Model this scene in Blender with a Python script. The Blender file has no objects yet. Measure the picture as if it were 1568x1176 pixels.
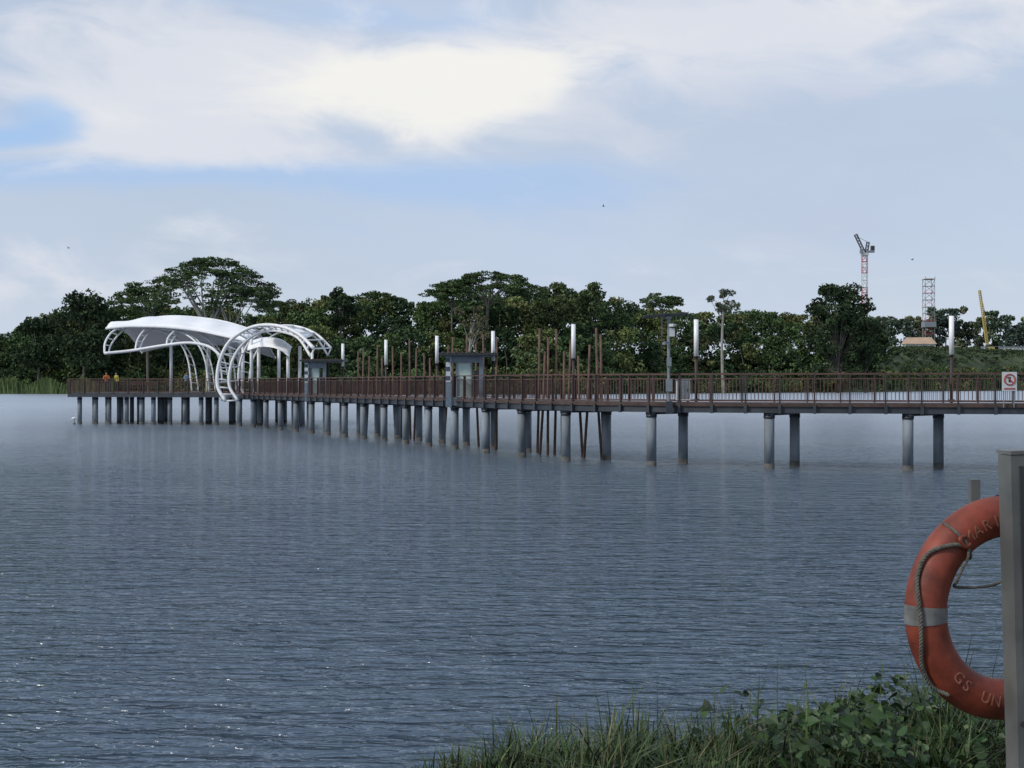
import bpy, math, random
import numpy as np
from mathutils import Vector, Matrix
random.seed(7); rng=np.random.default_rng(11)
sc=bpy.context.scene
sc.view_settings.view_transform='Standard'; sc.view_settings.look='None'; sc.view_settings.exposure=0
EYE=3.4; FP=2000.0
def G(px,Y): return (px-784)/FP*Y          # lateral offset (m) for a bearing at distance Y
def S(px,py,Y): return (G(px,Y),Y,EYE+(588-py)/FP*Y)

# ---------------------------------------------------------------- materials
def mat(name,col,rough=0.6,metal=0.0,var=0.0,scale=5.0,col2=None,bump=0.0,spec=0.5,stretch=(1,1,1)):
    m=bpy.data.materials.new(name); m.use_nodes=True; nt=m.node_tree; b=nt.nodes['Principled BSDF']
    b.inputs['Roughness'].default_value=rough; b.inputs['Metallic'].default_value=metal
    b.inputs['Specular IOR Level'].default_value=spec
    tc=nt.nodes.new('ShaderNodeTexCoord'); mp=nt.nodes.new('ShaderNodeMapping'); mp.inputs['Scale'].default_value=stretch
    nt.links.new(tc.outputs['Object'],mp.inputs[0])
    n=nt.nodes.new('ShaderNodeTexNoise'); n.inputs['Scale'].default_value=scale; n.inputs['Detail'].default_value=4
    nt.links.new(mp.outputs[0],n.inputs['Vector'])
    r=nt.nodes.new('ShaderNodeValToRGB'); r.color_ramp.elements[0].position=.32; r.color_ramp.elements[1].position=.68
    c=np.array(col); c2=np.array(col2) if col2 is not None else c*(1+var)
    c1=c*(1-var)
    r.color_ramp.elements[0].color=(*c1,1); r.color_ramp.elements[1].color=(*c2,1)
    nt.links.new(n.outputs['Fac'],r.inputs[0]); nt.links.new(r.outputs[0],b.inputs['Base Color'])
    if bump:
        bp=nt.nodes.new('ShaderNodeBump'); bp.inputs['Strength'].default_value=bump; bp.inputs['Distance'].default_value=.02
        nt.links.new(n.outputs['Fac'],bp.inputs['Height']); nt.links.new(bp.outputs[0],b.inputs['Normal'])
    return m
def leafmat(name,gloss):
    m=bpy.data.materials.new(name); m.use_nodes=True; nt=m.node_tree; a=nt.nodes.new('ShaderNodeAttribute'); a.attribute_name='Col'
    b=nt.nodes['Principled BSDF']
    if gloss: b.inputs['Roughness'].default_value=.5; b.inputs['Specular IOR Level'].default_value=.3; nt.links.new(a.outputs['Color'],b.inputs['Base Color'])
    else:
        nt.nodes.remove(b); d=nt.nodes.new('ShaderNodeBsdfDiffuse'); nt.links.new(a.outputs['Color'],d.inputs[0]); nt.links.new(d.outputs[0],nt.nodes['Material Output'].inputs[0])
    return m
M={}
M['pile']=mat('pile_concrete',(.19,.22,.25),.75,var=.35,scale=1.5,stretch=(1,1,.4))
M['pilefoot']=mat('pile_tide_band',(.08,.08,.075),.9,var=.4,scale=4)
M['steel']=mat('deck_steel',(.03,.037,.047),.5,var=.3,scale=2)
M['timber']=mat('deck_timber',(.06,.038,.031),.8,var=.35,scale=3)
M['rail']=mat('rail_brown',(.085,.043,.034),.6,var=.3,scale=2)
M['post']=mat('post_dark',(.038,.024,.022),.6,var=.3)
M['white']=mat('white_paint',(.72,.73,.74),.4,var=.08,scale=2)
M['memb']=mat('roof_membrane',(.84,.85,.86),.5,var=.05,scale=.7)
M['lamp']=mat('lamp_diffuser',(.85,.86,.86),.3,var=.03)
M['pole']=mat('kelong_pole_wood',(.11,.066,.048),.85,var=.4,scale=2)
M['grey']=mat('grey_metal',(.2,.23,.25),.45,var=.15,metal=.2)
M['dark']=mat('dark_metal',(.03,.032,.035),.5,var=.2)
M['bluegrey']=mat('blue_grey_panel',(.13,.17,.21),.5,var=.15)
M['glass']=mat('green_glass',(.38,.48,.46),.25,var=.2,scale=1.5)
M['check']=mat('checker_panel',(.1,.13,.16),.5)
nt=M['check'].node_tree; ck=nt.nodes.new('ShaderNodeTexChecker'); ck.inputs['Scale'].default_value=4.2
ck.inputs['Color1'].default_value=(.5,.55,.58,1); ck.inputs['Color2'].default_value=(.05,.07,.09,1)
tc=nt.nodes.new('ShaderNodeTexCoord'); nt.links.new(tc.outputs['Object'],ck.inputs[0]); nt.links.new(ck.outputs[0],nt.nodes['Principled BSDF'].inputs['Base Color'])
M['leaf']=leafmat('foliage',False)
M['blade']=leafmat('grass_blade',True)
M['bark']=mat('bark',(.11,.10,.085),.9,var=.35,scale=.6)
M['barkl']=mat('pale_bark',(.26,.25,.22),.9,var=.3,scale=.4)
M['soil']=mat('bank_soil',(.035,.04,.02),.95,var=.4,scale=3,bump=.5)
M['bank']=mat('grass_bank',(.05,.075,.03),.95,col2=(.09,.11,.05),var=.2,scale=.06)
M['orange']=mat('buoy_orange',(.175,.033,.016),.6,var=.4,scale=11,bump=.35)
M['tape']=mat('reflective_tape',(.14,.14,.14),.4,var=.35,scale=20)
M['rope']=mat('rope_fibre',(.10,.095,.08),.9,var=.4,scale=60)
M['ink']=mat('faded_print',(.29,.11,.07),.7,var=.35,scale=30)
M['galv']=mat('galvanised_post',(.125,.13,.125),.5,var=.25,scale=6,metal=.15,bump=.1)
M['red']=mat('red_paint',(.36,.07,.06),.5,var=.2)
M['yellow']=mat('yellow_paint',(.42,.33,.10),.5,var=.2)
M['tan']=mat('tan_roof',(.42,.30,.21),.7,var=.15,scale=.3)
M['wall']=mat('pale_wall',(.50,.52,.53),.7,var=.1,scale=.3)
M['window']=mat('window_dark',(.05,.06,.07),.2)
M['stalk']=mat('weed_stalk',(.09,.11,.04),.8,var=.2)

# ---------------------------------------------------------------- mesh builder
class MB:
    def __init__(s): s.v=[];s.f=[];s.m=[];s.mats=[]
    def mi(s,k):
        if k not in s.mats: s.mats.append(k)
        return s.mats.index(k)
    def box(s,c,size,k,rotz=0.0,tilt=None):
        x,y,z=[d/2 for d in size]; R=Matrix.Rotation(rotz,3,'Z')
        if tilt: R=R@Matrix.Rotation(tilt[0],3,'X')@Matrix.Rotation(tilt[1],3,'Y')
        o=len(s.v)
        for a in(-x,x):
            for b in(-y,y):
                for d in(-z,z):
                    p=R@Vector((a,b,d)); s.v.append((p.x+c[0],p.y+c[1],p.z+c[2]))
        for f in((0,1,3,2),(4,6,7,5),(0,4,5,1),(2,3,7,6),(0,2,6,4),(1,5,7,3)):
            s.f.append(tuple(o+i for i in f)); s.m.append(s.mi(k))
    def tube(s,pts,rad,k,n=8,cap=True):
        P=[Vector(p) for p in pts]; L=len(P)
        if not hasattr(rad,'__len__'): rad=[rad]*L
        o=len(s.v); prev=None
        for i in range(L):
            t=(P[min(i+1,L-1)]-P[max(i-1,0)]).normalized()
            if prev is None:
                a=Vector((0,0,1)) if abs(t.z)<.9 else Vector((1,0,0)); u=t.cross(a).normalized()
            else:
                u=(prev-t*prev.dot(t)); u=u.normalized() if u.length>1e-6 else t.orthogonal().normalized()
            prev=u; w=t.cross(u)
            for j in range(n):
                A=2*math.pi*j/n; q=P[i]+(u*math.cos(A)+w*math.sin(A))*rad[i]; s.v.append(q[:])
        for i in range(L-1):
            for j in range(n):
                s.f.append((o+i*n+j,o+i*n+(j+1)%n,o+(i+1)*n+(j+1)%n,o+(i+1)*n+j)); s.m.append(s.mi(k))
        if cap:
            s.f.append(tuple(o+j for j in range(n))[::-1]); s.m.append(s.mi(k))
            s.f.append(tuple(o+(L-1)*n+j for j in range(n))); s.m.append(s.mi(k))
    def quad(s,a,b,c,d,k):
        o=len(s.v); s.v+= [tuple(a),tuple(b),tuple(c),tuple(d)]; s.f.append((o,o+1,o+2,o+3)); s.m.append(s.mi(k))
    def grid(s,rows,k):
        o=len(s.v); n=len(rows[0])
        for r in rows: s.v+=[tuple(p) for p in r]
        for i in range(len(rows)-1):
            for j in range(n-1):
                s.f.append((o+i*n+j,o+i*n+j+1,o+(i+1)*n+j+1,o+(i+1)*n+j)); s.m.append(s.mi(k))
    def obj(s,name,parent=None,smooth=False,loc=(0,0,0)):
        me=bpy.data.meshes.new(name); me.from_pydata(s.v,[],s.f)
        for k in s.mats: me.materials.append(M[k])
        me.polygons.foreach_set('material_index',s.m)
        if smooth: me.polygons.foreach_set('use_smooth',[len(f)==4 for f in s.f])
        me.update(); ob=bpy.data.objects.new(name,me); sc.collection.objects.link(ob); ob.location=loc
        if parent: ob.parent=parent
        return ob
def empty(name,loc=(0,0,0)):
    e=bpy.data.objects.new(name,None); sc.collection.objects.link(e); e.location=loc; return e
def crom(pts,n=8):
    P=[np.array(p,float) for p in pts]; P=[2*P[0]-P[1]]+P+[2*P[-1]-P[-2]]; out=[]
    for i in range(1,len(P)-2):
        for t in np.linspace(0,1,n,endpoint=False):
            a,b,c,d=P[i-1],P[i],P[i+1],P[i+2]
            out.append(.5*((2*b)+(c-a)*t+(2*a-5*b+4*c-d)*t*t+(3*b-a-3*c+d)*t**3))
    out.append(P[-2]); return out

def quads_obj(name,V,C,mk,parent=None):
    N=len(V); me=bpy.data.meshes.new(name); me.vertices.add(N*4); me.loops.add(N*4); me.polygons.add(N)
    me.vertices.foreach_set('co',V.reshape(-1).astype(np.float32))
    me.loops.foreach_set('vertex_index',np.arange(N*4,dtype=np.int32))
    me.polygons.foreach_set('loop_start',np.arange(0,N*4,4,dtype=np.int32))
    me.update(calc_edges=True)
    ca=me.color_attributes.new('Col','FLOAT_COLOR','POINT')
    cc=np.ones((N*4,4),np.float32); cc[:,:3]=np.repeat(C,4,axis=0); ca.data.foreach_set('color',cc.reshape(-1))
    me.materials.append(M[mk]); me.validate()
    ob=bpy.data.objects.new(name,me); sc.collection.objects.link(ob)
    if parent: ob.parent=parent
    return ob
def leaf_quads(P,size,flat=0.0,aspect=.6):
    N=len(P); a=rng.normal(size=(N,3)); a[:,2]*=(1-flat); a/=np.linalg.norm(a,axis=1)[:,None]
    b=rng.normal(size=(N,3)); b[:,2]*=(1-flat); b-=a*(a*b).sum(1)[:,None]; b/=np.linalg.norm(b,axis=1)[:,None]+1e-9
    s=size[:,None]; j=lambda: rng.uniform(.6,1.2,(N,1))
    return np.stack([P+a*s*j(),P+b*s*aspect*j(),P-a*s*j(),P-b*s*aspect*j()],axis=1)

def puffs(centres,radii,n,leaf,cols,flatz=.75,flat=0.0):
    Q=[];C=[]
    for c,r,col in zip(centres,radii,cols):
        d=rng.normal(size=(n,3)); d/=np.linalg.norm(d,axis=1)[:,None]
        rr=r*rng.uniform(.5,1.12,(n,1))**.7
        p=np.array(c)+d*rr*np.array([1,1,flatz])
        Q.append(leaf_quads(p,rng.uniform(.55,1.1,n)*leaf,flat))
        sh=rng.uniform(.65,1.3,(n,1))
        C.append(np.array(col)[None]*sh)
    return np.concatenate(Q),np.concatenate(C)

GREENS=[(.070,.108,.036),(.055,.090,.035),(.098,.122,.042),(.040,.066,.028),(.12,.13,.05),(.072,.115,.042),(.050,.082,.031),(.034,.058,.025)]
def green(): 
    g=np.array(random.choice(GREENS)); return g*random.uniform(.78,1.25)

# ---------------------------------------------------------------- terrain / water
def shoreY(u): return np.interp(u,[-2.5,-.4,-.1,.05,.26,.39,.8,2.5],[260,450,425,420,540,665,700,450])
def ss(x,a,b): t=np.clip((x-a)/(b-a),0,1); return t*t*(3-2*t)
def farZ(u,d):
    L=np.interp(d,[-30,0,6,40,200,5000],[-3,.1,1.5,3,5,8]); R=np.interp(d,[-30,0,6,18,30,45,5000],[-3,.1,4,11,18,20.5,22])
    w=ss(u,.22,.31)*(1-ss(u,.9,1.4)); return L*(1-w)+R*w
us=np.linspace(-2.5,2.5,260); ds=[-30,0,3,6,12,20,30,40,50,60,70,80,90,120,200,400,900,2000,5000]
b=MB(); b.grid([[(u*(shoreY(u)+d),shoreY(u)+d,farZ(u,d)+random.uniform(-.3,.3)*(d>3)) for u in us] for d in ds],'bank'); b.obj('far_bank_ground',smooth=True)

def edge(X): return 6.0+.2*np.clip(X,-4,5)
def nearZ(X,Y):
    return 1.6-np.maximum(Y-edge(X),0)*.55-0.25*np.clip(-X-.3,0,3)
b=MB(); b.grid([[(x,y,float(max(nearZ(x,y),-1.5))+.03*math.sin(x*5)*math.cos(y*4)) for x in np.linspace(-30,40,176)] for y in np.linspace(-25,14,118)],'soil'); b.obj('near_bank_ground',smooth=True)

wm=bpy.data.materials.new('water'); wm.use_nodes=True; nt=wm.node_tree; B=nt.nodes['Principled BSDF']
B.inputs['IOR'].default_value=1.42
tc=nt.nodes.new('ShaderNodeTexCoord')
def wnoise(scale,st,det,rot=0.0,dist=0.0):
    mp=nt.nodes.new('ShaderNodeMapping'); mp.inputs['Scale'].default_value=st; mp.inputs['Rotation'].default_value=(0,0,rot)
    nt.links.new(tc.outputs['Object'],mp.inputs[0]); n=nt.nodes.new('ShaderNodeTexNoise')
    n.inputs['Scale'].default_value=scale; n.inputs['Detail'].default_value=det; n.inputs['Distortion'].default_value=dist
    nt.links.new(mp.outputs[0],n.inputs['Vector']); return n.outputs['Fac']
def mth(op,a,b_=None):
    m=nt.nodes.new('ShaderNodeMath'); m.operation=op
    for i,x in enumerate((a,b_)):
        if x is None: continue
        if hasattr(x,'links'): nt.links.new(x,m.inputs[i])
        else: m.inputs[i].default_value=x
    return m.outputs[0]
w1=wnoise(4.0,(.55,1.4,1),3,.16,.6); w2=wnoise(1.3,(.45,1.5,1),2,-.08,0); w3=wnoise(12,(.7,1.3,1),0,.2,0); pt=wnoise(.035,(.5,1.6,1),2,.1,0)
spx=nt.nodes.new('ShaderNodeSeparateXYZ'); nt.links.new(tc.outputs['Object'],spx.inputs[0])
def fade(a,b_,c,d):
    f=nt.nodes.new('ShaderNodeMapRange'); nt.links.new(spx.outputs[1],f.inputs[0])
    for i,q in enumerate((a,b_,c,d)): f.inputs[i+1].default_value=q
    return f.outputs[0]
amp=mth('MULTIPLY',mth('ADD',mth('MULTIPLY',pt,2.0),.2),fade(16,75,1.0,.22))
h=mth('ADD',mth('ADD',mth('MULTIPLY',w1,.21),mth('MULTIPLY',w2,.34)),mth('MULTIPLY',w3,.02)); h=mth('MULTIPLY',h,amp)
bp=nt.nodes.new('ShaderNodeBump'); bp.inputs['Strength'].default_value=1.0; bp.inputs['Distance'].default_value=1.0
nt.links.new(h,bp.inputs['Height']); nt.links.new(bp.outputs[0],B.inputs['Normal'])
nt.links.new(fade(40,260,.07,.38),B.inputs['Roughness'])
wc=nt.nodes.new('ShaderNodeMix'); wc.data_type='RGBA'; nt.links.new(fade(35,200,0,1),wc.inputs[0]); wc.inputs[6].default_value=(.075,.112,.160,1); wc.inputs[7].default_value=(.32,.37,.43,1); nt.links.new(wc.outputs[2],B.inputs['Base Color'])  # base colour lightens with distance, painting in the sky brightness far water reflects
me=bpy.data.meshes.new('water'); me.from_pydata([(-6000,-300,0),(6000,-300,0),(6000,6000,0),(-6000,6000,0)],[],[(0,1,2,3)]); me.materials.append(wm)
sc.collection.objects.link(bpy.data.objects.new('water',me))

# ---------------------------------------------------------------- pier
Fp=[(60,44.5),(40,47),(22.7,49.3),(15.4,50.7),(10.2,52.0),(5.6,53.9),(2.1,57.2),(.15,60.6),(-1.6,64.2),(-3.3,68),(-5.1,71.6),(-6.9,75.4),(-9.0,79.6),(-11.2,84),(-13.8,89.3),(-16.2,94),(-18.9,99),(-21.6,104.2),(-24.2,108.4)]
D=np.array(crom(Fp,14)); seg=np.r_[0,np.cumsum(np.linalg.norm(np.diff(D,axis=0),axis=1))]; LEN=seg[-1]
def at(s_):
    p=np.array([np.interp(s_,seg,D[:,0]),np.interp(s_,seg,D[:,1])]); q=np.array([np.interp(s_+.6,seg,D[:,0]),np.interp(s_+.6,seg,D[:,1])])
    p0=np.array([np.interp(s_-.6,seg,D[:,0]),np.interp(s_-.6,seg,D[:,1])]); t=(q-p0)/np.linalg.norm(q-p0); return p,t,np.array([t[1],-t[0]])
def sof(pt): return seg[np.argmin(np.linalg.norm(D-np.array(pt),axis=1))]
W=3.0
pier=empty('boardwalk_pier')
deck=MB(); ss_=np.arange(0,LEN,.7)
def off(s_,w,z): p,t,n=at(s_); q=p+n*w; return (q[0],q[1],z)
def strip(mb,prof,k,s0=0,s1=LEN,step=.7):
    ssx=np.append(np.arange(s0,s1,step),s1); mb.grid([[off(x,w,z) for (w,z) in prof+[prof[0]]] for x in ssx],k)
strip(deck,[(0,2.56),(0,2.64),(W,2.64),(W,2.56)],'timber')
for w in(.05,W-.17): strip(deck,[(w,2.24),(w,2.535),(w+.12,2.535),(w+.12,2.24)],'steel')
strip(deck,[(-.03,2.50),(-.03,2.62),(-.005,2.62),(-.005,2.50)],'timber')
for x in np.arange(0,LEN,1.35):
    p,t,n=at(x); a=math.atan2(n[1],n[0]); c=p+n*W/2; deck.box((c[0],c[1],2.44),(W-.4,.1,.18),'steel',a)
    c=p-n*.05; deck.box((c[0],c[1],2.40),(.1,.12,.36),'steel',a)
deck.obj('deck',pier)
def railing(mb,linepts,slat=.15,post=1.35,z=2.64):
    L=np.array(linepts); sg=np.r_[0,np.cumsum(np.linalg.norm(np.diff(L,axis=0),axis=1))]
    P=lambda s_:(np.interp(s_,sg,L[:,0]),np.interp(s_,sg,L[:,1]))
    n=max(2,int(sg[-1]/.7)); xs=np.linspace(0,sg[-1],n)
    for i in range(n-1):
        a=P(xs[i]);c=P(xs[i+1]);an=math.atan2(c[1]-a[1],c[0]-a[0]);l=math.dist(a,c)+.01;m=((a[0]+c[0])/2,(a[1]+c[1])/2)
        mb.box((m[0],m[1],z+1.17),(l,.11,.05),'rail',an); mb.box((m[0],m[1],z+.08),(l,.04,.04),'rail',an); mb.box((m[0],m[1],z+.98),(l,.04,.035),'rail',an)
    for x in np.arange(slat/2,sg[-1],slat):
        a=P(x);c=P(min(x+.2,sg[-1]));an=math.atan2(c[1]-a[1],c[0]-a[0]) if c!=a else 0
        mb.box((a[0],a[1],z+.545),(.017,.022,.85),'rail',an)
    for x in np.arange(0,sg[-1]+.01,post):
        a=P(x);c=P(min(x+.2,sg[-1]));an=math.atan2(c[1]-a[1],c[0]-a[0]) if c!=a else 0
        mb.box((a[0],a[1],z+.55),(.06,.12,1.24),'post',an)
rl=MB(); railing(rl,[off(x,.06,0)[:2] for x in ss_]); rl.obj('front_railing',pier)
rl=MB(); railing(rl,[off(x,W-.08,0)[:2] for x in ss_]); rl.obj('rear_railing',pier)
pl=MB()
def pile(x,y,top=2.24,r=.205):
    pl.tube([(x,y,-1.5),(x,y,.22)],r*1.02,'pilefoot',14); pl.tube([(x,y,.22),(x,y,top)],r,'pile',14)
    pl.tube([(x,y,top-.22),(x,y,top-.1)],r*1.1,'steel',14)
bents=[sof(p) for p in [(60,44.5),(54,45.3),(48,46),(42,46.7),(36,47.4),(28.5,48.4),(21.6,49.5),(15.4,50.7),(10.2,52.0),(5.6,53.9),(2.1,57.2),(.15,60.6),(-1.6,64.2),(-3.3,68)]]
bents+=list(np.arange(bents[-1]+3.5,LEN-1,3.5))
for s_ in bents:
    p,t,n=at(s_); a=p+n*.35; sk=(1.35 if p[0]>13 else .8 if p[0]>8 else .45) if p[0]>4 else .35; c=p+n*(W-.55)-t*sk
    pile(*a); pile(*c)
    m=(a+c)/2; an=math.atan2(c[1]-a[1],c[0]-a[0]); pl.box((m[0],m[1],2.19),(math.dist(a,c)+.45,.26,.1),'steel',an)
poly=[(-24.2,107.6),(-37.6,110.5),(-37.2,121),(-17.5,118),(-15.5,106.5),(-19.5,101.5)]
def edgepts(a,b_,n): return [(a[0]+(b_[0]-a[0])*i/n,a[1]+(b_[1]-a[1])*i/n) for i in range(n+1)]
pf=MB()
for z in(2.30,2.66): pf.v+=[(x,y,z) for x,y in poly]
N=len(poly); pf.f.append(tuple(range(N,2*N))[::-1]); pf.m.append(pf.mi('timber')); pf.f.append(tuple(range(N))); pf.m.append(pf.mi('steel'))
for i in range(N): pf.f.append((i,(i+1)%N,N+(i+1)%N,N+i)); pf.m.append(pf.mi('steel'))
pf.obj('platform_deck',pier)
rl=MB()
for a,c in((poly[0],poly[1]),(poly[1],poly[2]),(poly[2],poly[3]),(poly[3],poly[4])): railing(rl,edgepts(a,c,20),z=2.665)
rl.obj('platform_railing',pier)
for (a,c,n,r) in ((( -36.6,111),(-24.6,108.4),9,.19),((-36.4,114),(-22,112),7,.19),((-36.2,117),(-20,115.5),7,.19),((-36,120),(-19,117.3),8,.19),((-22.5,107),(-17,105.5),3,.19)):
    for q in edgepts(a,c,n): pile(q[0]+random.uniform(-.15,.15),q[1],2.3,r)
pl.obj('piles',pier,smooth=True)

def lamp(px,Y,top=6.2):
    mb=MB(); x=G(px,Y)
    mb.tube([(x,Y,2.2),(x,Y,top-1.6)],.065,'post',10); mb.tube([(x,Y,top-1.6),(x,Y,top)],.1,'lamp',14)
    mb.tube([(x,Y,top-1.66),(x,Y,top-1.58)],.11,'dark',14); mb.tube([(x,Y,top),(x,Y,top+.03)],.105,'dark',14)
    mb.box((x,Y-.0,2.72),(.2,.2,.1),'dark'); mb.obj('lamp_post',smooth=True)
for px,Y in((1457,53.6),(1066,56.6),(878,61.0),(755,69),(669,75.7),(591,82.5),(525,90.5)): lamp(px,Y)
lamp(1890,50)

kp=MB()
for px,Y,top in [(547,89,538),(553,88,532),(562,87,545),(575,86,528),(583,84,547),(600,83,530),(612,82,540),(625,80.5,520),(634,79,533),(648,79,543),(656,78,548),(682,75,528),(690,74,516),(697,75,534),(713,72.5,514),(727,71,526),(738,71.5,512),(757,67,518),(822,64.3,503),(829,63,538),(836,62.5,517),(848,62.8,504),(860,61,538),(868,61.8,520),(897,60,528),(912,59.5,502),(918,59.8,512),(884,60.5,545)]:
    x=G(px,Y)+.1; z=EYE+(588-top)/FP*Y; tx=random.uniform(-.16,.16); ty=random.uniform(-.1,.1)
    kp.tube([(x-tx*1.6,Y-ty,-1),(x,Y,2.6),(x+tx*.5,Y+ty,z)],[.07,.062,.05],'pole',8)
kp.obj('timber_stakes',smooth=True)

def shelter(px,Y,w,zb,zt,roofL,roofR,name='viewing_shelter'):
    e=empty(name,(G(px,Y),Y,0)); mb=MB(); x0=0
    def bx(cx,cy,z0,z1,sx,sy,k): mb.box((cx,cy,(z0+z1)/2),(sx,sy,z1-z0),k)
    bx(x0+.14,0,2.2,zt,.3,.3,'bluegrey'); bx(x0+.14,-.16,zb+.9,zt-.1,.27,.02,'check')
    bx(x0+w-.1,0,zb-.3,zt,.2,.22,'bluegrey'); bx(x0+w*.5+.05,-.02,zb+1.9,zt-.02,w-.4,.12,'bluegrey')
    bx(x0+w*.5-.02,.03,zb+.15,zb+1.9,w*.36,.04,'glass'); bx(x0+w*.5-.02-w*.2,.0,zb+.1,zb+1.9,.07,.1,'bluegrey'); bx(x0+w*.5-.02+w*.2,.0,zb+.1,zb+1.9,.07,.1,'bluegrey')
    bx(x0+w*.5+.05,0,zb-.3,zb+.12,w-.4,.16,'bluegrey'); bx(x0+w*.42,.8,zb-.28,zb,w*.9,1.6,'steel')
    bx(x0+w*.84,.05,zb+.3,zb+1.5,.3,.03,'dark')
    bx(x0+w-.1,1.7,zb,zt,.12,.12,'post'); bx(x0+.1,1.7,zb,zt,.12,.12,'post')
    mb.box(((roofL+roofR)/2,.8,zt+.06),(roofR-roofL,2.6,.11),'dark'); mb.box(((roofL+roofR)/2,.8,zt-.02),(roofR-roofL-.5,2.2,.07),'bluegrey')
    for q in np.linspace(roofL+.2,roofR-.2,9): mb.box((q,.8,zt+.15),(.05,2.7,.07),'rail')
    mb.obj('shelter_frame',e)
shelter(683,67.2,1.9,2.6,4.88,-.35,2.65); shelter(467,90.2,1.45,2.6,4.95,-.3,2.7)

x,Y=G(1024,53.2),53.2
mb=MB(); mb.tube([(x,Y,2.2),(x,Y,6.15)],.06,'grey',12); mb.box((x-.15,Y,6.2),(1.75,.7,.035),'dark',0,(math.radians(-5),math.radians(-4)))
mb.box((x,Y,6.1),(.2,.2,.1),'grey'); mb.box((x+.12,Y-.15,5.5),(.2,.18,.34),'wall'); mb.tube([(x,Y,5.75),(x+.3,Y-.3,5.8)],.025,'grey'); mb.box((x+.1,Y-.35,5.78),(.12,.3,.11),'wall',.5)
mb.tube([(x,Y,5.1),(x-.2,Y-.2,5.1)],.025,'grey'); mb.box((x-.2,Y-.25,5.04),(.1,.22,.1),'grey',-.5); mb.box((x,Y-.12,4.3),(.18,.14,.36),'grey'); mb.box((x,Y-.14,2.45),(.25,.25,.5),'steel')
mb.box((x,Y-.12,3.35),(.26,.12,.5),'grey'); mb.obj('cctv_pole')
x=G(1046,55.2); mb=MB(); mb.box((x,55.2,3.13),(.55,.4,.85),'wall'); mb.box((x,54.99,3.15),(.46,.02,.7),'grey'); mb.box((x,55.2,3.58),(.62,.47,.05),'grey'); mb.box((x+.16,54.975,3.15),(.03,.03,.14),'dark')
mb.box((x-.2,55.2,2.67),(.07,.3,.07),'dark'); mb.box((x+.2,55.2,2.67),(.07,.3,.07),'dark'); mb.obj('electrical_cabinet')
x,Y=G(1545,49.8),49.75
mb=MB(); mb.box((x,Y,3.5),(.56,.03,.72),'wall'); 
ring=[(x+.2*math.cos(a),Y-.025,3.57+.2*math.sin(a)) for a in np.linspace(0,2*math.pi,25)]
mb.tube(ring,.028,'red',6,False); mb.tube([(x-.14,Y-.025,3.71),(x+.14,Y-.025,3.43)],.025,'red',6); mb.box((x,Y-.02,3.22),(.42,.012,.06),'red'); mb.box((x,Y-.02,3.57),(.08,.012,.2),'dark')
mb.tube([(x-.2,Y+.06,2.5),(x-.2,Y+.06,3.8)],.02,'grey'); mb.tube([(x+.2,Y+.06,2.5),(x+.2,Y+.06,3.8)],.02,'grey'); mb.obj('no_fishing_sign')

# ---------------------------------------------------------------- canopy
can=empty('canopy_pavilion')
fr=MB(); mem=MB()
def curve(pts,n=8): return crom([S(*p) for p in pts],n)
def resamp(c,n):
    c=np.array(c); g=np.r_[0,np.cumsum(np.linalg.norm(np.diff(c,axis=0),axis=1))]; return [np.array([np.interp(t,g,c[:,i]) for i in range(3)]) for t in np.linspace(0,g[-1],n)]
E_=resamp(curve([(162,503,110),(200,500,110),(250,501,109.5),(300,506,109),(340,514,108),(380,523,107)]),30)
R_=resamp(curve([(178,498,116),(220,489,116),(262,484,115.5),(310,487,115),(350,494,114),(392,507,113)]),30)
Bk=[p+np.array([.8,5,-2.2]) for p in R_]
rows=[]
for t in np.linspace(0,1,8): rows.append([E_[i]*(1-t)+R_[i]*t+np.array([0,0,.35*math.sin(math.pi*t)*(1+.25*math.cos(i*.95))]) for i in range(30)])
for t in np.linspace(.15,1,6): rows.append([R_[i]*(1-t)+Bk[i]*t+np.array([0,0,.3*math.sin(math.pi*t)]) for i in range(30)])
mem.grid(rows,'memb')
fr.tube(E_,.1,'white'); fr.tube(R_,.08,'white'); fr.tube(Bk,.1,'white')
T_=curve([(160,541,108),(200,537,108),(250,529,107.5),(290,525,107),(320,531,106.5),(338,545,106)]); fr.tube(T_,.12,'white')
def truss(o_,i_,r=.1,rr=.06,n=9,depth=0):
    fr.tube(o_,r,'white'); fr.tube(i_,r*.8,'white'); A=resamp(o_,n);B_=resamp(i_,n)
    for p,q in zip(A,B_): fr.tube([p,q],rr,'white',6)
truss(curve([(160,541,108),(161,525,108.5),(170,510,109.5),(186,500,111)]),curve([(166,541,108.2),(170,528,109),(182,512,110.5),(198,499,112)]),.09,.05,6)
truss(curve([(207,537,108),(210,522,108.5),(217,510,109.5),(228,500,111)]),curve([(213,537,108.2),(218,524,109),(226,512,110.5),(238,499,112)]),.08,.05,5)
truss(curve([(255,529,107.5),(257,518,108.5),(266,508,109.5),(278,501,111)]),curve([(261,529,107.8),(265,519,109),(274,510,110.5),(288,501,112)]),.08,.05,5)
for dx,dY in((0,0),(22,1.5),(-26,2),(42,4)):
    truss(curve([(245+dx,504,111+dY),(275+dx,508,110+dY),(300+dx,524,109+dY),(314+dx,552,108.5+dY),(320+dx,600,108+dY)]),curve([(262+dx,504,111+dY),(290+dx,512,110+dY),(310+dx,530,109.3+dY),(323+dx,556,109+dY),(330+dx,600,108.5+dY)]),.075,.04,12)
for px,y0,Y in((262,505,112),(372,510,108),(366,512,113),(396,528,106),(441,540,103),(385,508,104),(427,520,110),(459,530,104)):
    fr.tube([S(px,y0,Y),(G(px,Y),Y,2.6)],.13,'white',10)
O1=curve([(345,614,100.3),(333,590,100.8),(336,555,101),(350,525,101),(374,506,100.6),(400,498,100),(430,500,99),(458,512,98),(481,534,97)],7)
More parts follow.
